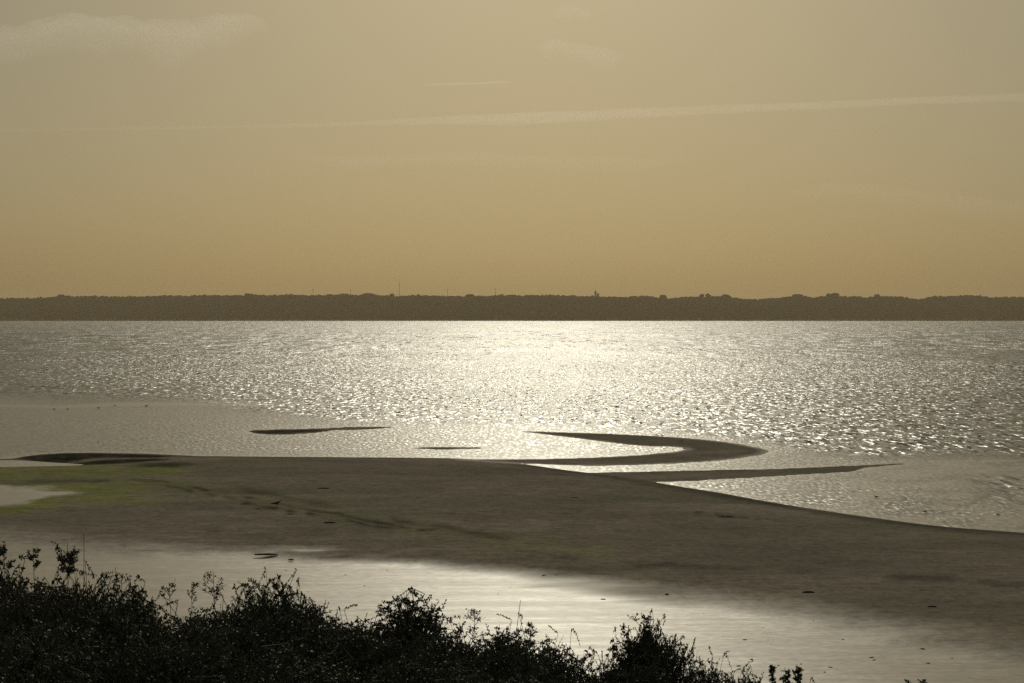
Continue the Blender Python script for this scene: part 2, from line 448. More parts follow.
# ------------------------------------------------------------------ far shore
D0 = float(gnd(512, 320.9)[1])
skyline = [(-900, 297), (-300, 296), (0, 298), (10, 298), (45, 296.6), (60, 295.2), (100, 295.4), (120, 296), (160, 294.6), (200, 295), (256, 294), (300, 294.2),
           (340, 293.6), (370, 293.8), (390, 294.8), (420, 294.6), (440, 295.2), (460, 296), (475, 295.2), (500, 294.4), (560, 295), (600, 295.6),
           (650, 295.8), (660, 296.8), (675, 297.6), (690, 295.8), (720, 295.8), (745, 297.6), (760, 299), (770, 297.6), (790, 295.4),
           (810, 296.8), (835, 295), (858, 295.2), (865, 297.2), (880, 295.2), (900, 295.8), (915, 298), (925, 298), (935, 295.4),
           (975, 295.2), (1000, 296.8), (1024, 296.2), (1500, 295), (2000, 298)]
CREST = D0 + 420
def crest_z(Xw):
    x = 512 + F * Xw / CREST
    y = line_y(skyline, x)
    return H + (316.5 - y) * CREST / F
TREE_H = 13.0
def hill_z(Xw, Yw):
    t = np.clip((Yw - D0) / (CREST - D0), 0, 1)
    top = crest_z(Xw) - TREE_H
    g = 3.2 + (top - 3.2) * (np.clip((t - 0.05) / 0.95, 0, 1) ** 0.8)
    bankz = 3.2 * sstep(0.0, 0.03, t)
    zz = np.where(t < 0.05, bankz, g)
    return zz + np.where(Yw > CREST, -(Yw - CREST) * 0.03, 0)
hx = np.linspace(-3600, 3600, 361)
hy = np.array([-60, 0, 4, 8, 12, 16, 22, 60, 120, 180, 240, 300, 360, 420, 600, 900, 1500]) + D0
HX, HY = np.meshgrid(hx, hy)
HZ = hill_z(HX, HY); HZ[0] = -1.0; HZ[1] = -0.3; HZ[-1] = -0.5
n1_, n2_ = HX.shape
i, j = np.meshgrid(np.arange(n1_ - 1), np.arange(n2_ - 1), indexing='ij')
hf = np.stack([i * n2_ + j, i * n2_ + j + 1, (i + 1) * n2_ + j + 1, (i + 1) * n2_ + j], -1).reshape(-1, 4)
far_land = mesh_obj('far_shore_terrain', np.stack([HX.ravel(), HY.ravel(), HZ.ravel()], 1), hf,
                    simple('far_shore_soil', (0.13, 0.125, 0.115), 1.0, 0.3, 0.05, 0.0))
tag(far_land, kind='structure')

def ico(sub):
    bm = bmesh.new(); bmesh.ops.create_icosphere(bm, subdivisions=sub, radius=1)
    v = np.array([p.co[:] for p in bm.verts]); f = np.array([[q.index for q in fc.verts] for fc in bm.faces]); bm.free()
    return v, f
IV, IFc = ico(1)
IV2, IF2 = ico(2)
def crowns(cents, radii, heights, V, Fc, seed):
    r = np.random.default_rng(seed)
    n = len(cents); m = len(V)
    jit = 1 + r.normal(0, 0.16, (n, m, 1))
    ang = r.uniform(0, 2 * math.pi, n); ca, sa = np.cos(ang)[:, None], np.sin(ang)[:, None]
    P = V[None] * jit
    Q = np.stack([P[..., 0] * ca - P[..., 1] * sa, P[..., 0] * sa + P[..., 1] * ca, P[..., 2]], -1)
    Q = Q * np.stack([radii, radii, heights], 1)[:, None, :] + cents[:, None, :]
    fs = Fc[None] + (np.arange(n) * m)[:, None, None]
    return Q.reshape(-1, 3), fs.reshape(-1, Fc.shape[1])
wood_mat = simple('woodland_foliage', (0.042, 0.048, 0.046), 1.0, 0.2, 0.01, 0.0)
cs, rr, hh = [], [], []
for row, yy in enumerate(np.linspace(D0 + 24, CREST + 40, 18)):
    xs = np.arange(-3000, 3000, 8.5 if row > 14 else 10.5)
    xs = xs + rng.uniform(-4, 4, len(xs))
    ysr = yy + rng.uniform(-16, 16, len(xs))
    hz = hill_z(xs, ysr)
    r_ = rng.uniform(4.6, 7.6, len(xs))
    hgt = rng.uniform(5.0, 6.8, len(xs)) + 1.3 * vnoise(xs * 0.03, ysr * 0, row) * 2
    if row > 14: hgt = rng.uniform(5.6, 6.3, len(xs)) + 1.6 * vnoise(xs * 0.035, ysr * 0, 9)
    cs.append(np.stack([xs, ysr, hz + hgt * 0.98], 1)); rr.append(r_); hh.append(hgt)
cs, rr, hh = np.vstack(cs), np.concatenate(rr), np.concatenate(hh)
wv_, wf_ = crowns(cs, rr, hh, IV2, IF2, 5)
wood = mesh_obj('woodland', wv_, wf_, wood_mat)
tag(wood, 'dark continuous woodland covering the whole far shore across the bay', 'woodland', kind='stuff')

# single trees that stand above the woodland skyline
bark = simple('bark', (0.07, 0.055, 0.04), 0.9)
tree_words = {
    798: 'rounded tree standing proud of the far skyline right of its saddle dip',
    835: 'broad bumpy tree topping the far woodland just left of the sharp notch',
    877: 'pointed tree on the far skyline just right of the sharp notch',
    664: 'small round tree on the far skyline left of the first dip',
    702: 'narrow dark tree on far skyline at the near edge of the jagged stretch',
    708: 'twin partner tree, roundest on the jagged stretch of far skyline',
    725: 'low spreading tree on the far skyline where it begins falling right',
    368: 'wide flat topped tree on the far woodland left of the tallest mast',
    392: 'small tree close against the foot of the tallest far mast',
    470: 'low rounded tree on the far skyline between the two short central masts',
    60: 'stepped tree group top at the left rise of the far skyline',
    249: 'single round crown on the left far skyline above flat canopy',
}
for k, (tx, (ty, w)) in enumerate({798: (294.2, 9), 835: (293.2, 10), 877: (294.2, 5), 664: (294.9, 6), 702: (294.0, 5), 708: (293.6, 5), 725: (294.6, 8),
                                   368: (293.2, 12), 392: (293.8, 5), 470: (294.4, 9), 60: (294.6, 7), 249: (293.4, 6)}.items()):
    yb = CREST - 4
    top = at_dist(tx, ty, yb); s = yb / F
    base = float(hill_z(np.array([top[0]]), np.array([yb]))[0])
    root = empty('tree', (top[0], yb, base))
    tag(root, tree_words[tx], 'tree', 'trees rising above the far woodland')
    ht = top[2] - base
    nb = 9
    cc = np.stack([rng.normal(0, w * s * 0.2, nb), rng.normal(0, 2, nb), ht * 0.72 + rng.uniform(-2, 1.4, nb)], 1)
    cc[0] = (0, 0, ht - 3.0)
    rad = rng.uniform(0.2, 0.32, nb) * w * s + 0.6; hg = np.minimum(rad, ht - cc[:, 2])
    v, f = crowns(cc, rad, hg, IV2, IF2, 100 + k)
    mesh_obj('crown', v, f, wood_mat, root)
    bm = bmesh.new(); bmesh.ops.create_cone(bm, cap_ends=True, segments=8, radius1=0.55, radius2=0.25, depth=ht * 0.8,
                                            matrix=Matrix.Translation((0, 0, ht * 0.4)))
    bm_obj('trunk', bm, bark, root)

# masts on the far ridge
metal = simple('mast_steel', (0.10, 0.095, 0.09), 0.6, 0.1)
def cone(bm, r1, r2, z0, z1, x=0, y=0, seg=8):
    bmesh.ops.create_cone(bm, cap_ends=True, segments=seg, radius1=r1, radius2=r2, depth=z1 - z0, matrix=Matrix.Translation((x, y, (z0 + z1) / 2)))
def bar(bm, p, q, r):
    p, q = Vector(p), Vector(q); d = q - p
    bmesh.ops.create_cone(bm, cap_ends=True, segments=6, radius1=r, radius2=r, depth=d.length,
                          matrix=Matrix.Translation((p + q) / 2) @ d.to_track_quat('Z', 'Y').to_matrix().to_4x4())
masts = [(399.4, 278.5, 'tallest thin mast above the far woodland', 'mast', 0.6),
         (313, 288.6, 'leftmost short antenna mast on the far ridge', 'short', 0.6),
         (350.5, 289, 'short antenna mast between the leftmost one and the tallest mast', 'short', 0.6),
         (447.5, 288.6, 'short antenna mast next right of the tallest mast', 'short', 0.6),
         (495.5, 287.8, 'upright thin mast with crossarm near the picture centre on far ridge', 'short', 0.7)]
for mx, my, lab, kd, rw in masts:
    yb = CREST + 60
    top = at_dist(mx, my, yb)
    base = float(hill_z(np.array([top[0]]), np.array([yb]))[0])
    ht = top[2] - base
    root = empty('antenna_mast', (top[0], yb, base))
    tag(root, lab, 'mast', 'masts along the far ridge')
    bm = bmesh.new()
    cone(bm, rw, rw * 0.55, 0, ht * 0.8); cone(bm, rw * 0.45, rw * 0.25, ht * 0.8, ht)
    bm_obj('pole', bm, metal, root)
    bm = bmesh.new()
    a = 0.9 * ht if kd == 'short' else 0.72 * ht
    wd = 2.2 if kd == 'short' else 1.4
    bar(bm, (-wd, 0, a), (wd, 0, a), 0.35); bar(bm, (-wd, 0, a - 1), (-wd, 0, a + 1.2), 0.3); bar(bm, (wd, 0, a - 1), (wd, 0, a + 1.2), 0.3)
    bm_obj('crossarm', bm, metal, root)
# squat tower with a spire
yb = CREST + 60; top = at_dist(595.5, 289.8, yb); base = float(hill_z(np.array([top[0]]), np.array([yb]))[0]); ht = top[2] - base
root = empty('tower', (top[0], yb, base)); tag(root, 'squat dark tower with a short spire on the far ridge', 'tower')
bm = bmesh.new(); cone(bm, 3.0, 2.4, 0, ht - 7, seg=8); bm_obj('shaft', bm, metal, root)
bm = bmesh.new(); cone(bm, 3.4, 2.6, ht - 7, ht - 5); cone(bm, 1.6, 0.15, ht - 5, ht); bm_obj('spire', bm, metal, root)
bm = bmesh.new(); cone(bm, 3.2, 3.0, 0, ht - 9.5, x=6.5, seg=4); bm_obj('annex', bm, metal, root)

# ------------------------------------------------------------------ birds
bird_mat = simple('dark_plumage', (0.03, 0.028, 0.025), 0.7, 0.3, 20)
leg_mat = simple('bird_leg', (0.05, 0.03, 0.02), 0.6)
def bird_mesh(L, feeding=False):
    "one continuous body lofted from tail to beak, with folded wings; x is forward"
    sp_ = [(-0.50, .48, .010, .018), (-0.38, .50, .045, .030), (-0.22, .52, .085, .075), (-0.05, .54, .105, .110), (0.12, .57, .095, .105),
           (0.22, .63, .060, .070), (0.27, .70, .045, .048), (0.31, .765, .050, .052), (0.36, .78, .042, .042), (0.40, .775, .018, .020), (0.50, .755, .009, .008), (0.56, .745, .002, .002)]
    if feeding:
        sp_ = [(a, b if a < .1 else b - (a - .1) * 1.15, c, d) for a, b, c, d in sp_]
    seg = 12; vs, fs = [], []
    for a, b, c, d in sp_:
        for k in range(seg):
            t = 2 * math.pi * k / seg
            vs.append((a * L, math.cos(t) * c * L * 1.15, (b - .2 + math.sin(t) * d * 1.1) * L))
    for i in range(len(sp_) - 1):
        for k in range(seg):
            fs.append((i * seg + k, i * seg + (k + 1) % seg, (i + 1) * seg + (k + 1) % seg, (i + 1) * seg + k))
    def leg(y, x0):
        b0 = len(vs)
        pts = [(0.0, .27, .022), (-.02, .15, .012), (0.01, .04, .011), (0.0, 0.0, .014), (0.09, -0.005, .012)]
        for a, b, r_ in pts:
            for k in range(6):
                t = 2 * math.pi * k / 6
                vs.append(((a + x0) * L + math.cos(t) * r_ * L, y * L + math.sin(t) * r_ * L, b * L))
        for i in range(len(pts) - 1):
            for k in range(6):
                fs.append((b0 + i * 6 + k, b0 + i * 6 + (k + 1) % 6, b0 + (i + 1) * 6 + (k + 1) % 6, b0 + (i + 1) * 6 + k))
    leg(.045, 0.0); leg(-.045, .06)
    return vs, fs
def wing_mesh(L, s):
    seg = 10; vs, fs = [], []
    st = [(-.52, .50, .01, .01), (-.34, .535, .02, .035), (-.12, .56, .03, .07), (.06, .585, .03, .065), (.16, .60, .015, .03)]
    for a, b, c, d in st:
        for k in range(seg):
            t = 2 * math.pi * k / seg
            vs.append((a * L, (s * .085 + math.cos(t) * c) * L, (b - .2 + math.sin(t) * d) * L))
    for i in range(len(st) - 1):
        for k in range(seg):
            fs.append((i * seg + k, i * seg + (k + 1) % seg, (i + 1) * seg + (k + 1) % seg, (i + 1) * seg + k))
    return vs, fs
G1 = 'shorebirds feeding on the flats'
birds = [  # x, y, length, heading deg, feeding, label, wading
    (277, 510.6, .62, 20, False, 'dark bird standing on the main sand bar beside the wrack line'),
    (876, 498.0, .34, 160, False, 'wading bird in the bright shallows nearer the tip of the second bar'),
    (925, 512.6, .30, 10, True, 'wading bird by the main bar edge between the other two waders'),
    (998, 515.2, .26, 190, True, 'faintest rightmost wader in shallow water near the right picture edge'),
    (681.6, 443.0, .42, 30, False, 'bird standing on the dry crest of the curved spit'),
    (684.5, 450.0, .36, 200, True, 'bird at the pointed inner end of the lagoon inside the spit'),
    (657, 436.6, .36, 5, True, 'left bird of the pair on the outer edge of the spit'),
    (662, 436.9, .34, 170, False, 'right bird of the pair on the outer edge of the spit'),
    (146.5, 407.0, .50, 15, False, 'darkest and rightmost bird on the far left sand strip'),
    (98.5, 408.6, .42, 180, True, 'bird in the middle of the far left sand strip'),
    (67.5, 409.8, .36, 0, False, 'second bird from the left on the far left sand strip'),
    (54, 409.6, .34, 200, True, 'leftmost bird on the far left sand strip'),
    (115, 406.0, .34, 20, True, 'bird second from the right on the far left sand strip'),
    (98, 443.0, .36, 90, False, 'lone bird in the ripples just beyond the dark left bank'),
]
gX, gY = X, Y
def ground_z(x, y):
    k = np.argmin((gX - x) ** 2 + (gY - y) ** 2)
    return float(z[k])
for bx, by, L, hd, fd, lab in birds:
    p = gnd(bx, by)
    zz = max(ground_z(p[0], p[1]), -0.04)
    root = empty('bird', (p[0], p[1], zz)); root.rotation_euler = (0, 0, R(hd))
    tag(root, lab, 'bird', G1)
    L *= .98; v, f = bird_mesh(L, fd); mesh_obj('body', v, f, bird_mat, root)
    for s in (-1, 1):
        v, f = wing_mesh(L, s); mesh_obj('wing', v, f, bird_mat, root)

# ------------------------------------------------------------------ wrack and shells on the sand
weed_mat = simple('seaweed', (0.04, 0.038, 0.028), 0.95, 0.4, 30, 0.05)
shell_mat = simple('dark_shell', (0.03, 0.028, 0.024), 0.5, 0.4, 30)
def lump(name, lx, ly, hz, seed, mat, n=16, rings=7):
    r = np.random.default_rng(seed); vs, fs = [], []
    ph = r.uniform(0, 6.28, 5); am = r.uniform(.01, .07, 5)
    for i in range(rings):
        t = i / (rings - 1)
        rad = math.cos(t * math.pi / 2)
        for k in range(n):
            a = 2 * math.pi * k / n
            o = 1 + sum(am[q] * math.sin((q + 2) * a + ph[q]) for q in range(5))
            vs.append((math.cos(a) * lx / 2 * rad * o, math.sin(a) * ly / 2 * rad * o, math.sin(t * math.pi / 2) * hz * (1 + .25 * math.sin(3 * a + ph[0]) * rad) - 0.02 * (i == 0)))
    for i in range(rings - 1):
        for k in range(n):
            fs.append((i * n + k, i * n + (k + 1) % n, (i + 1) * n + (k + 1) % n, (i + 1) * n + k))
    return mesh_obj(name, vs, fs, mat)
weeds = [(266, 554.4, 25, 1.5, 'long black seaweed mat at the left edge of the bright wet flat'),
         (291, 559.8, 6, .9, 'short seaweed scrap just right below the long black mat'),
         (324, 488.4, 12, 1.0, 'flat seaweed patch on the bar up and right of the standing bird'),
         (419, 498.2, 9, 1.0, 'seaweed patch in the middle of the main sand bar'),
         (510, 476.2, 8, .9, 'small seaweed patch on the bar just below its far edge'),
         (667, 594.4, 4, 1.0, 'tiny dark weed clump where bar meets shining wet sand'),
         (808, 592.3, 12, .9, 'faint seaweed strip on the lower right of the bar'),
         (932, 607, 10, .8, 'faint seaweed strip near the right side of the bar'),
         (575, 498, 9, .8, 'seaweed patch on the bar below the second bar root'),
         (725, 517, 16, 1.0, 'left one of the seaweed strips on the right slope of the bar'),
         (757, 520.5, 12, .9, 'middle one of the seaweed strips on the right slope of the bar'),
         (800, 527, 7, .9, 'right one of the seaweed strips on the right slope of the bar'),
         (245, 504, 9, 1.1, 'wrack clump left of the standing bird'),
         (258, 509, 7, 1.0, 'wrack clump directly below left of the standing bird'),
         (290, 514.5, 8, .9, 'wrack clump right below the standing bird'),
         (330, 522.5, 12, 1.2, 'darkest wrack clump at the lower end of the wrack line')]
for k, (wx, wy, w, h, lab) in enumerate(weeds):
    p = gnd(wx, wy); gz = ground_z(p[0], p[1])
    p = gnd(wx, wy, gz); s = p[1] / F
    o = lump('seaweed_clump', w * s, max(h, .8) * s * p[1] / H * 0.62, 0.022 + .0015 * min(w, 12), 300 + k, weed_mat)
    o.location = (p[0], p[1], gz + 0.004); o.rotation_euler = (0, 0, rng.uniform(-.1, .1))
    tag(o, lab, 'seaweed', 'seaweed clumps on the sand bar')
shell = None
for k in range(46):
    if k < 30: sx, sy = rng.uniform(690, 960), rng.uniform(612, 675)
    else: sx, sy = rng.uniform(240, 640), rng.uniform(562, 600)
    if sy < line_y(L2, sx) - 14: continue
    p = gnd(sx, sy, 0.035); gz = ground_z(p[0], p[1])
    if shell is None:
        shell = lump('shell', 0.075, 0.05, 0.022, 77, shell_mat, 10, 5); o = shell
        tag(o, 'small dark shell lying on the shining wet sand flat', 'shell', 'small shells scattered over the wet flat')
    else:
        o = shell.copy(); C.objects.link(o)
    sc = rng.uniform(.5, 1.25)
    o.location = (p[0], p[1], gz - 0.002); o.scale = (sc * rng.uniform(1, 2.4), sc, sc); o.rotation_euler = (0, 0, rng.uniform(-.6, .6))

# ------------------------------------------------------------------ shrubs on the dune edge
def leaf_material():
    m, nt, out = new_mat('shrub_leaf'); q = NT(nt)
    b = q.n('ShaderNodeBsdfPrincipled')
    n_ = q.noise(q.pos((1, 1, 1)), 3.0, 3)
    n2 = q.noise(q.pos((1, 1, 1)), 40.0, 1)
    oi = q.n('ShaderNodeObjectInfo')
    c = q.mix(q.ramp(n_, .35, .65), (0.06, 0.076, 0.046), (0.10, 0.115, 0.068))
    c = q.mix(q.ramp(n2, .5, .8, 0, .5), c, (0.085, 0.08, 0.04))
    c = q.mix(q.math('MULTIPLY', oi.outputs['Random'], .6), c, (0.085, 0.075, 0.045))
    q.l(c, b.inputs['Base Color']); b.inputs['Roughness'].default_value = 0.6; b.inputs['Specular IOR Level'].default_value = 0.3
    q.l(b.outputs[0], out.inputs[0]); return m
leaf_mat = leaf_material()
twig_mat = simple('shrub_bark', (0.045, 0.036, 0.026), 0.85)

def unit(v): return v / (np.linalg.norm(v, axis=-1, keepdims=True) + 1e-9)
def tubes(P, Q, r0, r1, seg=4):
    "tapered sticks from P to Q"
    n = len(P); d = unit(Q - P)
    ref = np.where(np.abs(d[:, 2:3]) > .9, np.array([[1., 0, 0]]), np.array([[0., 0, 1]]))
    a = unit(np.cross(d, ref)); b = np.cross(d, a)
    t = np.arange(seg) * 2 * math.pi / seg
    ring = a[:, None] * np.cos(t)[None, :, None] + b[:, None] * np.sin(t)[None, :, None]
    V = np.concatenate([P[:, None] + ring * np.reshape(r0, (-1, 1, 1)), Q[:, None] + ring * np.reshape(r1, (-1, 1, 1))], 1).reshape(-1, 3)
    k = np.arange(seg); f = np.stack([k, (k + 1) % seg, seg + (k + 1) % seg, seg + k], 1)
    Fs = (f[None] + (np.arange(n) * 2 * seg)[:, None, None]).reshape(-1, 4)
    return V, Fs
def leaves(P, D, ln, wd, r):
    "pointed, slightly folded leaves: two quads each"
    n = len(P); D = unit(D)
    s = unit(np.cross(D, r.normal(size=(n, 3)))); u = np.cross(s, D)
    ln = np.reshape(ln, (-1, 1)); wd = np.reshape(wd, (-1, 1))
    base, tip = P, P + D * ln + u * ln * 0.12
    m = P + D * ln * 0.5 - u * wd * 0.18
    l_, r_ = P + D * ln * .5 + s * wd * .5, P + D * ln * .5 - s * wd * .5
    V = np.stack([base, l_, tip, r_], 1).reshape(-1, 3)
    Fs = (np.array([[0, 1, 2, 3]])[None] + (np.arange(n) * 4)[:, None, None]).reshape(-1, 4)
    return V, Fs

def shrub_geo(w, h, seed, twigs=900, per=20, leaf=.036, airy=0.5, lobes=6):
    """foliage and stems of one shrub, base at the origin, w wide, h tall.
    Twig tips fill a lumpy dome; leaves sit along each twig."""
    r = np.random.default_rng(seed)
    # lobes: bundles of growth with their own heights
    la = r.uniform(0, 2 * math.pi, lobes); lr = np.sqrt(r.uniform(0, 1, lobes)) * w * .30
    lc = np.stack([np.cos(la) * lr, np.sin(la) * lr, h * r.uniform(.58, .76, lobes)], 1); lc[0] = (0, 0, h * .70)
    lR = np.stack([r.uniform(.24, .34, lobes) * w] * 2 + [h * r.uniform(.20, .27, lobes)], 1); lR[0, 2] = h * .30
    k = r.integers(0, lobes, twigs)
    dv = unit(r.normal(size=(twigs, 3))); dv[:, 2] = np.where(dv[:, 2] < -.1, -dv[:, 2], dv[:, 2])
    rad = r.uniform(0.25, 1, twigs) ** 0.5
    tip = lc[k] + dv * lR[k] * rad[:, None]
    # lower skirt so the dune does not show through
    low = r.uniform(0, 1, twigs) < .2
    th = r.uniform(0, 2 * math.pi, twigs); rw = w * .46 * np.sqrt(r.uniform(.2, 1, twigs))
    tip[low] = np.stack([np.cos(th) * rw, np.sin(th) * rw, h * r.uniform(.12, .6, twigs)], 1)[low]
    up = r.uniform(0, 1, twigs) ** 4 * airy * h * .10
    tip[:, 2] += np.where(low, 0, up)
    tip[:, 2] = np.minimum(tip[:, 2], h * (1.0 + .02 * r.normal(size=twigs)))
    out = unit(tip * np.array([1, 1, 0]) + 1e-6) * .7 + np.array([0, 0, .55]) + r.normal(0, .5, (twigs, 3))
    L = r.uniform(.12, .28, twigs)
    base = tip - unit(out) * L[:, None]
    bend = (base + tip) / 2 + r.normal(0, .018, (twigs, 3))
    # stems
    ns = 16
    sa = r.uniform(0, 2 * math.pi, ns); sr = r.uniform(0, .12, ns) * w
    s0 = np.stack([np.cos(sa) * sr, np.sin(sa) * sr, np.full(ns, -.12)], 1)
    s1 = s0 + np.stack([np.cos(sa) * w * .12, np.sin(sa) * w * .12, np.full(ns, h * .33)], 1) + r.normal(0, .04, (ns, 3))
    s2 = s1 + np.stack([np.cos(sa) * w * .12, np.sin(sa) * w * .12, np.full(ns, h * .25)], 1) + r.normal(0, .06, (ns, 3))
    nb = 240
    bi = r.integers(0, ns, nb); bt = r.uniform(0, 1, (nb, 1))
    b0 = s1[bi] * (1 - bt) + s2[bi] * bt
    tgt = base[r.integers(0, twigs, nb)]
    parts = [tubes(s0, s1, .022, .016, 6), tubes(s1, s2, .016, .010, 6), tubes(b0, tgt, .008, .004)]
    # each twig is joined to the nearest branch end
    d2 = ((base[:, None] - tgt[None]) ** 2).sum(-1); nn = d2.argmin(1)
    dd = np.sqrt(d2.min(1)); ok = dd > .01
    parts.append(tubes(tgt[nn][ok], base[ok], .004, .003, 3))
    parts.append(tubes(base, bend, .003, .0024, 3)); parts.append(tubes(bend, tip, .0024, .0012, 3))
    V, Fs, o = [], [], 0
    for v, f in parts: V.append(v); Fs.append(f + o); o += len(v)
    wood_ = (np.vstack(V), np.vstack(Fs))
    # leaves
    n = twigs * per
    ti = np.repeat(np.arange(twigs), per); tt = (np.tile(np.arange(per), twigs) + r.uniform(0, 1, n)) / per
    tt = tt[:, None]
    P = np.where(tt < .5, base[ti] + (bend[ti] - base[ti]) * tt * 2, bend[ti] + (tip[ti] - bend[ti]) * (tt - .5) * 2)
    ax = unit(tip[ti] - base[ti])
    D = ax * .75 + unit(r.normal(size=(n, 3))) * .8
    ln = leaf * r.uniform(.55, 1.25, n) * (1 - .35 * tt[:, 0])
    fol = leaves(P, D, ln, ln * r.uniform(.48, .66, n), r)
    return wood_, fol

def put_shrub(root, geo):
    a = mesh_obj('stems', *geo[0], twig_mat, root); b = mesh_obj('foliage', *geo[1], leaf_mat, root, smooth=False)
    return a, b
def dune_z(x, y): return ground_z(x, y)

protos = {}
def proto(kind):
    if kind not in protos:
        i = len(protos)
        spec = {'dense': dict(w=1.9, h=2.2, seed=11, twigs=1900, per=24, airy=.5, lobes=7),
                'domed': dict(w=1.7, h=2.2, seed=12, twigs=1600, per=24, airy=.4, lobes=5),
                'loose': dict(w=1.5, h=2.2, seed=13, twigs=1000, per=24, airy=.6, lobes=6),
                'upright': dict(w=1.0, h=2.2, seed=14, twigs=1000, per=24, airy=.8, lobes=4),
                'wide': dict(w=2.4, h=2.2, seed=15, twigs=2300, per=24, airy=.6, lobes=9),
                'thin': dict(w=1.1, h=2.2, seed=16, twigs=420, per=18, airy=.9, lobes=5)}[kind]
        protos[kind] = [shrub_geo(**spec), spec, None]
    return protos[kind]

SB = 'shrubs along the dune edge'
# x, top y, width in px, distance, kind, label
shrubs = [
    # rear row: these make the ragged outline against the wet sand
    (-20, 556, 150, 12.5, 'dense', 'tall dense shrub cut by the left picture edge'),
    (60, 578, 150, 13.2, 'wide', 'broad shrub at left behind the clumped tall sprig'),
    (135, 586, 140, 13.0, 'domed', 'domed shrub between the tall sprig and the thin flowering stems'),
    (210, 598, 130, 13.4, 'loose', 'loose open shrub under the thin stems left of the rounded hump'),
    (284, 585, 150, 12.8, 'wide', 'large rounded hump of shrub left of the picture centre'),
    (352, 612, 130, 13.4, 'loose', 'low loose shrub on the slope right of the rounded hump'),
    (418, 596, 95, 12.8, 'upright', 'pointed upright shrub with the sharpest peak near centre'),
    (462, 628, 90, 13.2, 'loose', 'small open shrub right of the pointed one'),
    (500, 620, 100, 13.4, 'loose', 'thin leafy shrub around the bare reed'),
    (552, 632, 90, 13.2, 'loose', 'small loose shrub left of the gap before the big airy one'),
    (648, 621, 100, 12.6, 'dense', 'large airy shrub with spiky top right of centre'),
    (604, 660, 90, 13.0, 'loose', 'lowest sparse shrub filling the gap left of the big airy one'),
    (712, 654, 80, 12.8, 'loose', 'smaller airy shrub right next to the big airy one'),
    (752, 668, 84, 12.8, 'loose', 'last low shrub before the bare right hand corner'),
    (796, 680, 70, 12.6, 'loose', 'tiny shrub top under the three leafy spikes at lower right'),
    # middle row
    (20, 590, 190, 10.6, 'wide', 'broad dark shrub in the lower left corner, second row'),
    (110, 606, 180, 10.8, 'dense', 'dark leafy shrub in the second row below the tall sprig'),
    (200, 622, 180, 10.6, 'wide', 'wide dark shrub in the second row below the thin stems'),
    (285, 612, 180, 10.4, 'dense', 'dense dark shrub in the second row below the rounded hump'),
    (370, 634, 170, 10.6, 'wide', 'wide low shrub in the second row left of the pointed one'),
    (440, 636, 150, 10.8, 'domed', 'domed shrub in the second row at the foot of the pointed one'),
    (520, 646, 150, 10.8, 'dense', 'dense low shrub in the second row below the reed'),
    (580, 668, 120, 10.8, 'loose', 'loose low shrub in the second row under the gap'),
    (650, 664, 130, 10.8, 'domed', 'domed shrub in the second row below the big airy one'),
    (720, 680, 110, 10.6, 'loose', 'lowest shrub of the second row at its right end'),
    # front row
    (40, 628, 210, 8.6, 'dense', 'nearest shrub in the bottom left corner'),
    (160, 640, 210, 8.8, 'wide', 'nearest row shrub second from the bottom left corner'),
    (290, 648, 210, 8.6, 'domed', 'nearest row shrub below the rounded hump'),
    (410, 660, 200, 8.8, 'dense', 'nearest row shrub below the pointed one'),
    (520, 676, 180, 8.8, 'domed', 'nearest row shrub at its right end by the bottom edge'),
]
first = {}
for k, (sx, sy, sw, D, kind, lab) in enumerate(shrubs):
    p = at_dist(sx, sy - (2 if D > 12 else 4), D); gz = dune_z(p[0], D) - 0.05
    ht = p[2] - gz; wd = sw * D / F * 1.15
    geo, spec, _ = proto(kind)
    root = empty('shrub', (p[0], D, gz)); root.rotation_euler = (0, 0, rng.uniform(0, 6.28))
    tag(root, lab, 'shrub', SB)
    if kind not in first:
        first[kind] = put_shrub(root, geo)
    else:
        for src in first[kind]:
            c = src.copy(); C.objects.link(c); c.parent = root
    s = wd / spec['w']; sz = ht / spec['h'] / 1.0
    root.scale = (s, s, sz)

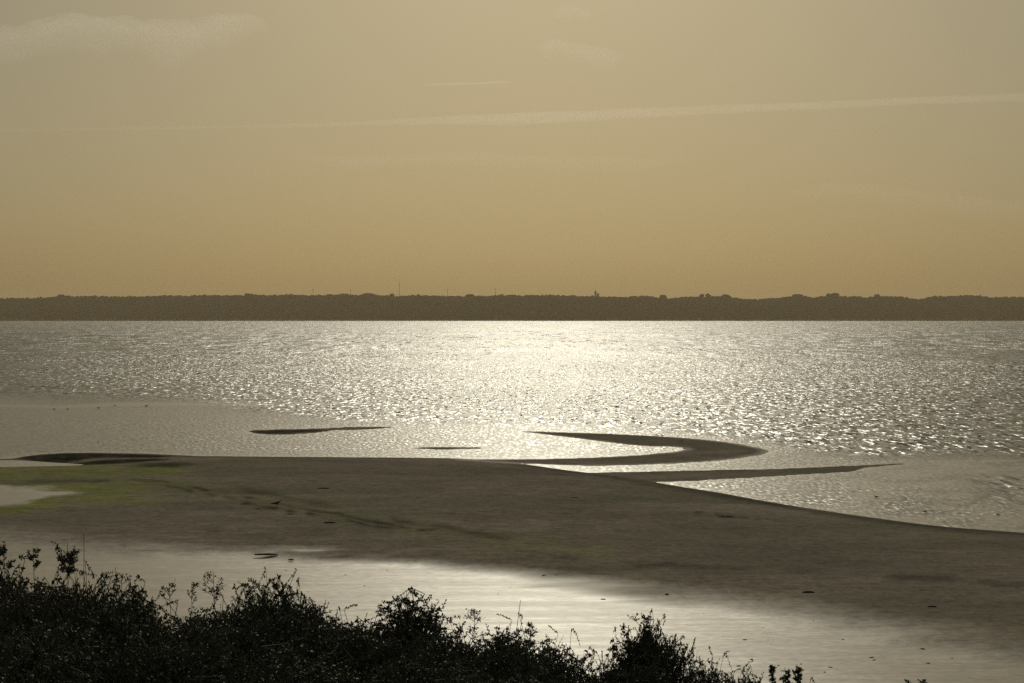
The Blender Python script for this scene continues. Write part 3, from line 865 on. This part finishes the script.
# tall single sprigs and reeds sticking out of the mass
def sprig(sx, y0, y1, D, lab, spread, nleaf, top_only=False, seed=0, name='sprig', nb=7, lean=0.0):
    r = np.random.default_rng(seed)
    top = at_dist(sx, y0, D); bot = at_dist(sx + lean, y1, D)
    gz = dune_z(bot[0], D) - .05
    root = empty(name, (bot[0], D, gz)); tag(root, lab, name.replace('_', ' '), 'tall stems above the shrubs')
    h = top[2] - gz; s = D / F
    dx = top[0] - bot[0]
    n = 9; t = np.linspace(0, 1, n)
    path = np.stack([dx * t ** 2 + r.normal(0, .012, n) * t, r.normal(0, .012, n), h * t], 1)
    V, Fs, o = [], [], 0
    def addp(vf):
        nonlocal o
        V.append(vf[0]); Fs.append(vf[1] + o); o += len(vf[0])
    rad = np.linspace(.008, .0022, n)
    addp(tubes(path[:-1], path[1:], rad[:-1], rad[1:], 5))
    ends = []
    if nb:
        vis = (y1 - y0) * s
        zt = h - vis * r.uniform(.15 if not top_only else .35, .95 if not top_only else .8, nb)
        b0 = np.stack([np.interp(zt, path[:, 2], path[:, 0]), np.zeros(nb), zt], 1)
        a = r.uniform(0, 6.28, nb)
        ln = spread * s * r.uniform(.55, 1.0, nb)
        b1 = b0 + np.stack([np.cos(a) * ln, np.sin(a) * ln * .6, ln * r.uniform(.5, 1.3, nb)], 1)
        b1[:, 2] = np.minimum(b1[:, 2], h - .01 * r.uniform(0, 3, nb))
        addp(tubes(b0, b1, .0032, .0015, 4))
        for p0, p1 in zip(b0, b1):
            for q_ in range(5):
                u = r.uniform(.35, 1); m = p0 + (p1 - p0) * u; e = m + np.array([r.normal(0, .03), r.normal(0, .03), abs(r.normal(.03, .02))]) * min(1, spread / 20 + .3)
                addp(tubes(m[None], e[None], .0018, .001, 3)); ends.append((m, e))
            ends.append((p0 + (p1 - p0) * .5, p1))
    mesh_obj('stem', np.vstack(V), np.vstack(Fs), twig_mat, root)
    if nleaf:
        P, D_ = [], []
        for m, e in ends:
            for _ in range(nleaf):
                u = r.uniform(0, 1); P.append(m + (e - m) * u); D_.append(unit(e - m) * .7 + unit(r.normal(size=3)) * .8)
        P, D_ = np.array(P), np.array(D_)
        ln = r.uniform(.018, .036, len(P))
        mesh_obj('leaves', *leaves(P, D_, ln, ln * .48, r), leaf_mat, root, smooth=False)
sprig(67, 542, 588, 12.6, 'tall clumped sprig with leafy rounded top at left', 13, 7, True, 1, nb=20)
sprig(33, 547, 575, 12.4, 'short slim leafy sprig between the left edge and the clumped sprig', 6, 6, False, 2, nb=6)
sprig(5, 546, 575, 12.4, 'leafy sprig touching the left picture edge', 9, 7, False, 3, nb=7)
sprig(215, 573, 608, 13.2, 'thin stem with small curled leaves, tallest left of the hump', 13, 2, False, 4, nb=8)
sprig(191, 583, 608, 13.2, 'thin stem leaning left beside the curled leaf stem', 9, 2, False, 5, nb=6, lean=8)
sprig(168, 583, 606, 13.2, 'fine branching stem above the domed shrub', 9, 2, False, 6, nb=6, lean=4)
sprig(122, 577, 600, 13.0, 'bushy leaf stem between the clumped sprig and the domed shrub', 12, 3, False, 7, nb=7)
sprig(250, 586, 612, 13.0, 'leaning stem at the left shoulder of the rounded hump', 8, 4, False, 17, nb=5, lean=6)
sprig(277, 582, 606, 12.7, 'leafy tip crowning the rounded hump', 8, 5, False, 8, nb=6)
sprig(407, 591, 625, 12.7, 'paired leafy tips topping the pointed central shrub', 7, 4, False, 9, nb=7)
sprig(474, 609, 640, 13.2, 'curled leafy stem left of the bare reed', 12, 3, False, 10, nb=8, lean=-4)
sprig(530, 622, 650, 13.2, 'short leafy stem right of the bare reed', 8, 4, False, 11, nb=7)
sprig(644, 617, 660, 12.5, 'spiky leading stem of the big airy shrub', 12, 5, False, 12, nb=9)
sprig(629, 626, 660, 12.5, 'left side stem of the big airy shrub', 9, 5, False, 13, nb=7, lean=4)
sprig(771, 664, 700, 12.5, 'left spike of the three leafy spikes at lower right', 3, 5, False, 14, nb=16, lean=5)
sprig(786, 668, 700, 12.5, 'middle spike of the three leafy spikes at lower right', 3, 5, False, 15, nb=14, lean=4)
sprig(799, 664, 700, 12.5, 'right spike of the three leafy spikes at lower right', 3, 5, False, 16, nb=16)
sprig(905, 679.5, 700, 12.5, 'left tiny leaf tip at the bottom edge of the bare corner', 3, 4, False, 18, nb=4)
sprig(922, 680, 700, 12.5, 'right tiny leaf tip at the bottom edge of the bare corner', 3, 4, False, 19, nb=4)
for (sx, y0, y1, D, lab, sd, ln) in ((83, 534, 600, 12.4, 'bare thin reed leaning right beside the clumped sprig', 30, -6),
                                     (519, 600, 650, 13.0, 'bare thin reed near centre leaning right against bright wet sand', 31, -12),
                                     (118, 567, 600, 13.0, 'short bare reed between the clumped sprig and domed shrub', 32, 1),
                                     (675, 637, 665, 12.7, 'short bare twig on the right side of the big airy shrub', 33, 1)):
    sprig(sx, y0, y1, D, lab, 0, 0, False, sd, name='reed', nb=0, lean=ln)

# ------------------------------------------------------------------ sky: clouds and vapour trails as thin scattering bodies
def vapour(name, density, g=0.55):
    m, nt, out = new_mat(name); q = NT(nt)
    v = q.n('ShaderNodeVolumePrincipled'); v.inputs['Color'].default_value = (1, .97, .9, 1)
    v.inputs['Density'].default_value = density; v.inputs['Anisotropy'].default_value = g
    q.l(v.outputs[0], out.inputs['Volume']); return m
def trail(pts, name, mat, label, cat, lump_=0.15, seed=0, seg=14, n=90):
    "pts: x, y, half thickness px; at 60 km"
    YD = 60000.0; p = np.array(pts, float)
    xs = np.linspace(p[0, 0], p[-1, 0], n)
    ys = np.interp(xs, p[:, 0], p[:, 1]); hw = np.interp(xs, p[:, 0], p[:, 2])
    vs, fs = [], []
    for i in range(n):
        c = at_dist(xs[i], ys[i], YD); r_ = hw[i] * YD / F
        for k in range(seg):
            a = 2 * math.pi * k / seg
            w = 1 + lump_ * float(fbm(np.array([xs[i] * .05 + 3 * math.cos(a)]), np.array([3 * math.sin(a)]), seed, 3)[0])
            vs.append((c[0], c[1] + math.cos(a) * r_ * w, c[2] + math.sin(a) * r_ * w))
    for i in range(n - 1):
        for k in range(seg):
            fs.append((i * seg + k, i * seg + (k + 1) % seg, (i + 1) * seg + (k + 1) % seg, (i + 1) * seg + k))
    v0 = len(vs); vs += [tuple(np.mean(vs[:seg], 0)), tuple(np.mean(vs[(n - 1) * seg:n * seg], 0))]
    bm = bmesh.new(); bv = [bm.verts.new(v) for v in vs]
    for f in fs: bm.faces.new([bv[q_] for q_ in f])
    for k in range(seg):
        bm.faces.new([bv[v0], bv[(k + 1) % seg], bv[k]]); bm.faces.new([bv[v0 + 1], bv[(n - 1) * seg + k], bv[(n - 1) * seg + (k + 1) % seg]])
    bmesh.ops.recalc_face_normals(bm, faces=bm.faces)
    o = bm_obj(name, bm, mat); tag(o, label, cat); return o
trail([(-200, 134, 1.4), (0, 130.5, 1.5), (200, 127.5, 1.7), (330, 124.5, 2.3), (430, 120.5, 4), (520, 118.5, 6.5), (620, 114, 5), (760, 107.5, 4.2), (900, 101.5, 4), (1024, 97, 4), (1250, 88, 4)],
      'vapour_trail', vapour('old_vapour', 4.4e-4), 'long spread vapour trail crossing the whole sky', 'vapour trail', .5, 1)
trail([(418, 85.2, .4), (440, 84.4, .9), (480, 83.3, 1.0), (505, 82.0, .9), (516, 81.6, .3)], 'short_vapour_trail', vapour('fresh_vapour', 2.4e-3), 'short thin vapour trail high above the long one', 'vapour trail', .3, 2)
def cloud(top, drop, YD, depth, seed, mat, label, ragged=1.0, nx=220, nv=9):
    "bank of thin cloud: ragged crisp top, wedge cross-section so that it thins out downwards; top: x, y points"
    p = np.array(top, float); xs = np.linspace(p[0, 0], p[-1, 0], nx)
    ys = np.interp(xs, p[:, 0], p[:, 1]); s_ = YD / F
    endt = np.clip(np.minimum((xs - xs[0]), (xs[-1] - xs)) / ((xs[-1] - xs[0]) * .12), 0.02, 1) ** .6
    v = np.linspace(-1, 1, nv)
    P, V_ = np.meshgrid(xs, v, indexing='ij')
    nz = fbm(P * .055, V_ * 1.5, seed, 6) * ragged * 7 + fbm(P * .25, V_ * 3, seed + 9, 4) * 2.0 * ragged
    Zt = np.array([at_dist(x, y, YD)[2] for x, y in zip(xs, ys)])[:, None] + (nz - 5 * V_ ** 2) * s_ * endt[:, None]
    Yt = YD + V_ * depth * endt[:, None] * (1 + .25 * fbm(P * .08, V_, seed + 3, 3))
    Xt = np.array([at_dist(x, 50, YD)[0] for x in xs])[:, None] + 0 * V_
    Zb = Zt.min(1) - drop * s_ * endt * (1 + .4 * fbm(xs * .03, xs * 0, seed + 5, 3))
    T = np.stack([Xt, Yt, Zt], -1).reshape(-1, 3); B = np.stack([Xt[:, 0], np.full(nx, YD), Zb], -1)
    bm = bmesh.new(); tv = [bm.verts.new(q_) for q_ in T]; bv = [bm.verts.new(q_) for q_ in B]
    for i_ in range(nx - 1):
        for k in range(nv - 1):
            bm.faces.new([tv[i_ * nv + k], tv[(i_ + 1) * nv + k], tv[(i_ + 1) * nv + k + 1], tv[i_ * nv + k + 1]])
        bm.faces.new([tv[(i_ + 1) * nv], tv[i_ * nv], bv[i_], bv[i_ + 1]])
        bm.faces.new([tv[i_ * nv + nv - 1], tv[(i_ + 1) * nv + nv - 1], bv[i_ + 1], bv[i_]])
    for i_ in (0, nx - 1):
        for k in range(nv - 1): bm.faces.new([tv[i_ * nv + k], tv[i_ * nv + k + 1], bv[i_]])
    bmesh.ops.recalc_face_normals(bm, faces=bm.faces)
    o = bm_obj('cloud', bm, mat); tag(o, label, 'cloud'); return o
cloud([(-300, 20), (-80, 30), (0, 27), (30, 24), (62, 15), (90, 16), (130, 19), (170, 22), (196, 24), (212, 17), (232, 13), (252, 14), (264, 20), (272, 32)], 34, 14000, 240, 3,
      vapour('heap_vapour', 6.5e-4, .5), 'long pale ragged cloud at the upper left of the sky')
cloud([(536, 44), (552, 38), (568, 42), (590, 46), (624, 52)], 16, 16000, 220, 8, vapour('thin_vapour', 3.2e-4, .5), 'small faint cloud puff near the top centre', .8, 90)
cloud([(552, 12), (562, 4), (578, 6), (592, 13)], 10, 16000, 200, 18, vapour('wisp_vapour', 3.2e-4, .5), 'tiny faint wisp touching the top edge near the centre', .8, 60)
cloud([(300, 157), (380, 154), (470, 152), (560, 155), (690, 158)], 12, 40000, 450, 28, vapour('veil_vapour', 8.5e-5, .5), 'faint flat veil of cloud just under the long vapour trail', .25, 120)
cloud([(780, 192), (830, 182), (870, 184), (930, 192), (1010, 200), (1100, 204)], 16, 40000, 450, 38, vapour('right_veil_vapour', 8e-5, .5), 'faint low veil of cloud at the right of the sky', .4, 120)

# ------------------------------------------------------------------ haze over the bay
hz_, nt, out = new_mat('bay_haze'); q = NT(nt)
vol = q.n('ShaderNodeVolumePrincipled'); vol.inputs['Color'].default_value = (1.0, 0.83, 0.57, 1)
vol.inputs['Density'].default_value = 0.85e-4; vol.inputs['Anisotropy'].default_value = 0.32
q.l(vol.outputs[0], out.inputs['Volume'])
bm = bmesh.new(); bmesh.ops.create_cube(bm, size=1, matrix=Matrix.Translation((0, 0, 49)) @ Matrix.Diagonal((22000, 22000, 103, 1)))
haze = bm_obj('haze', bm, hz_, smooth=False); tag(haze, kind='stuff')
haze.display_type = 'WIRE'

# ------------------------------------------------------------------ light
w = bpy.data.worlds.new('World'); scn.world = w; w.use_nodes = True
nt = w.node_tree; nt.nodes.clear(); q = NT(nt)
sky = q.n('ShaderNodeTexSky', sky_type='NISHITA'); sky.sun_disc = False
sky.sun_elevation = R(SUN_EL); sky.sun_rotation = R(SUN_AZ)
sky.air_density = 1.4; sky.dust_density = 3.0; sky.ozone_density = 0.6
gm = q.n('ShaderNodeGamma'); gm.inputs[1].default_value = 0.58; q.l(sky.outputs[0], gm.inputs[0])
tint = q.n('ShaderNodeMix', data_type='RGBA', blend_type='MULTIPLY'); tint.inputs[0].default_value = 1
q.l(gm.outputs[0], tint.inputs[6]); tint.inputs[7].default_value = (1.0, .925, .70, 1)
bg = q.n('ShaderNodeBackground'); bg.inputs['Strength'].default_value = SKY_STRENGTH
q.l(tint.outputs[2], bg.inputs[0])
wo = q.n('ShaderNodeOutputWorld'); q.l(bg.outputs[0], wo.inputs[0])

sl = bpy.data.lights.new('sun', 'SUN'); sl.energy = SUN_STRENGTH; sl.angle = R(0.55); sl.color = (1.0, .935, .76)
so = bpy.data.objects.new('sun', sl); C.objects.link(so)
e, a = R(SUN_EL), R(SUN_AZ)
sd = Vector((math.sin(a) * math.cos(e), math.cos(a) * math.cos(e), math.sin(e)))
so.rotation_euler = sd.to_track_quat('Z', 'Y').to_euler()

# ------------------------------------------------------------------ camera and output
cam = bpy.data.cameras.new('camera'); cam.lens = 50; cam.sensor_width = 36; cam.clip_start = 0.1; cam.clip_end = 200000
co = bpy.data.objects.new('camera', cam); C.objects.link(co)
co.location = (0, 0, H); co.rotation_euler = (math.pi / 2 + PITCH, 0, 0)
scn.camera = co
scn.view_settings.view_transform = 'Standard'; scn.view_settings.look = 'None'
scn.view_settings.gamma = 1; scn.view_settings.use_curve_mapping = False
scn.view_settings.exposure = EXPOSURE
cy = scn.cycles
cy.max_bounces = 6; cy.diffuse_bounces = 2; cy.glossy_bounces = 2; cy.transmission_bounces = 2; cy.volume_bounces = 1; cy.transparent_max_bounces = 16
cy.use_denoising = False
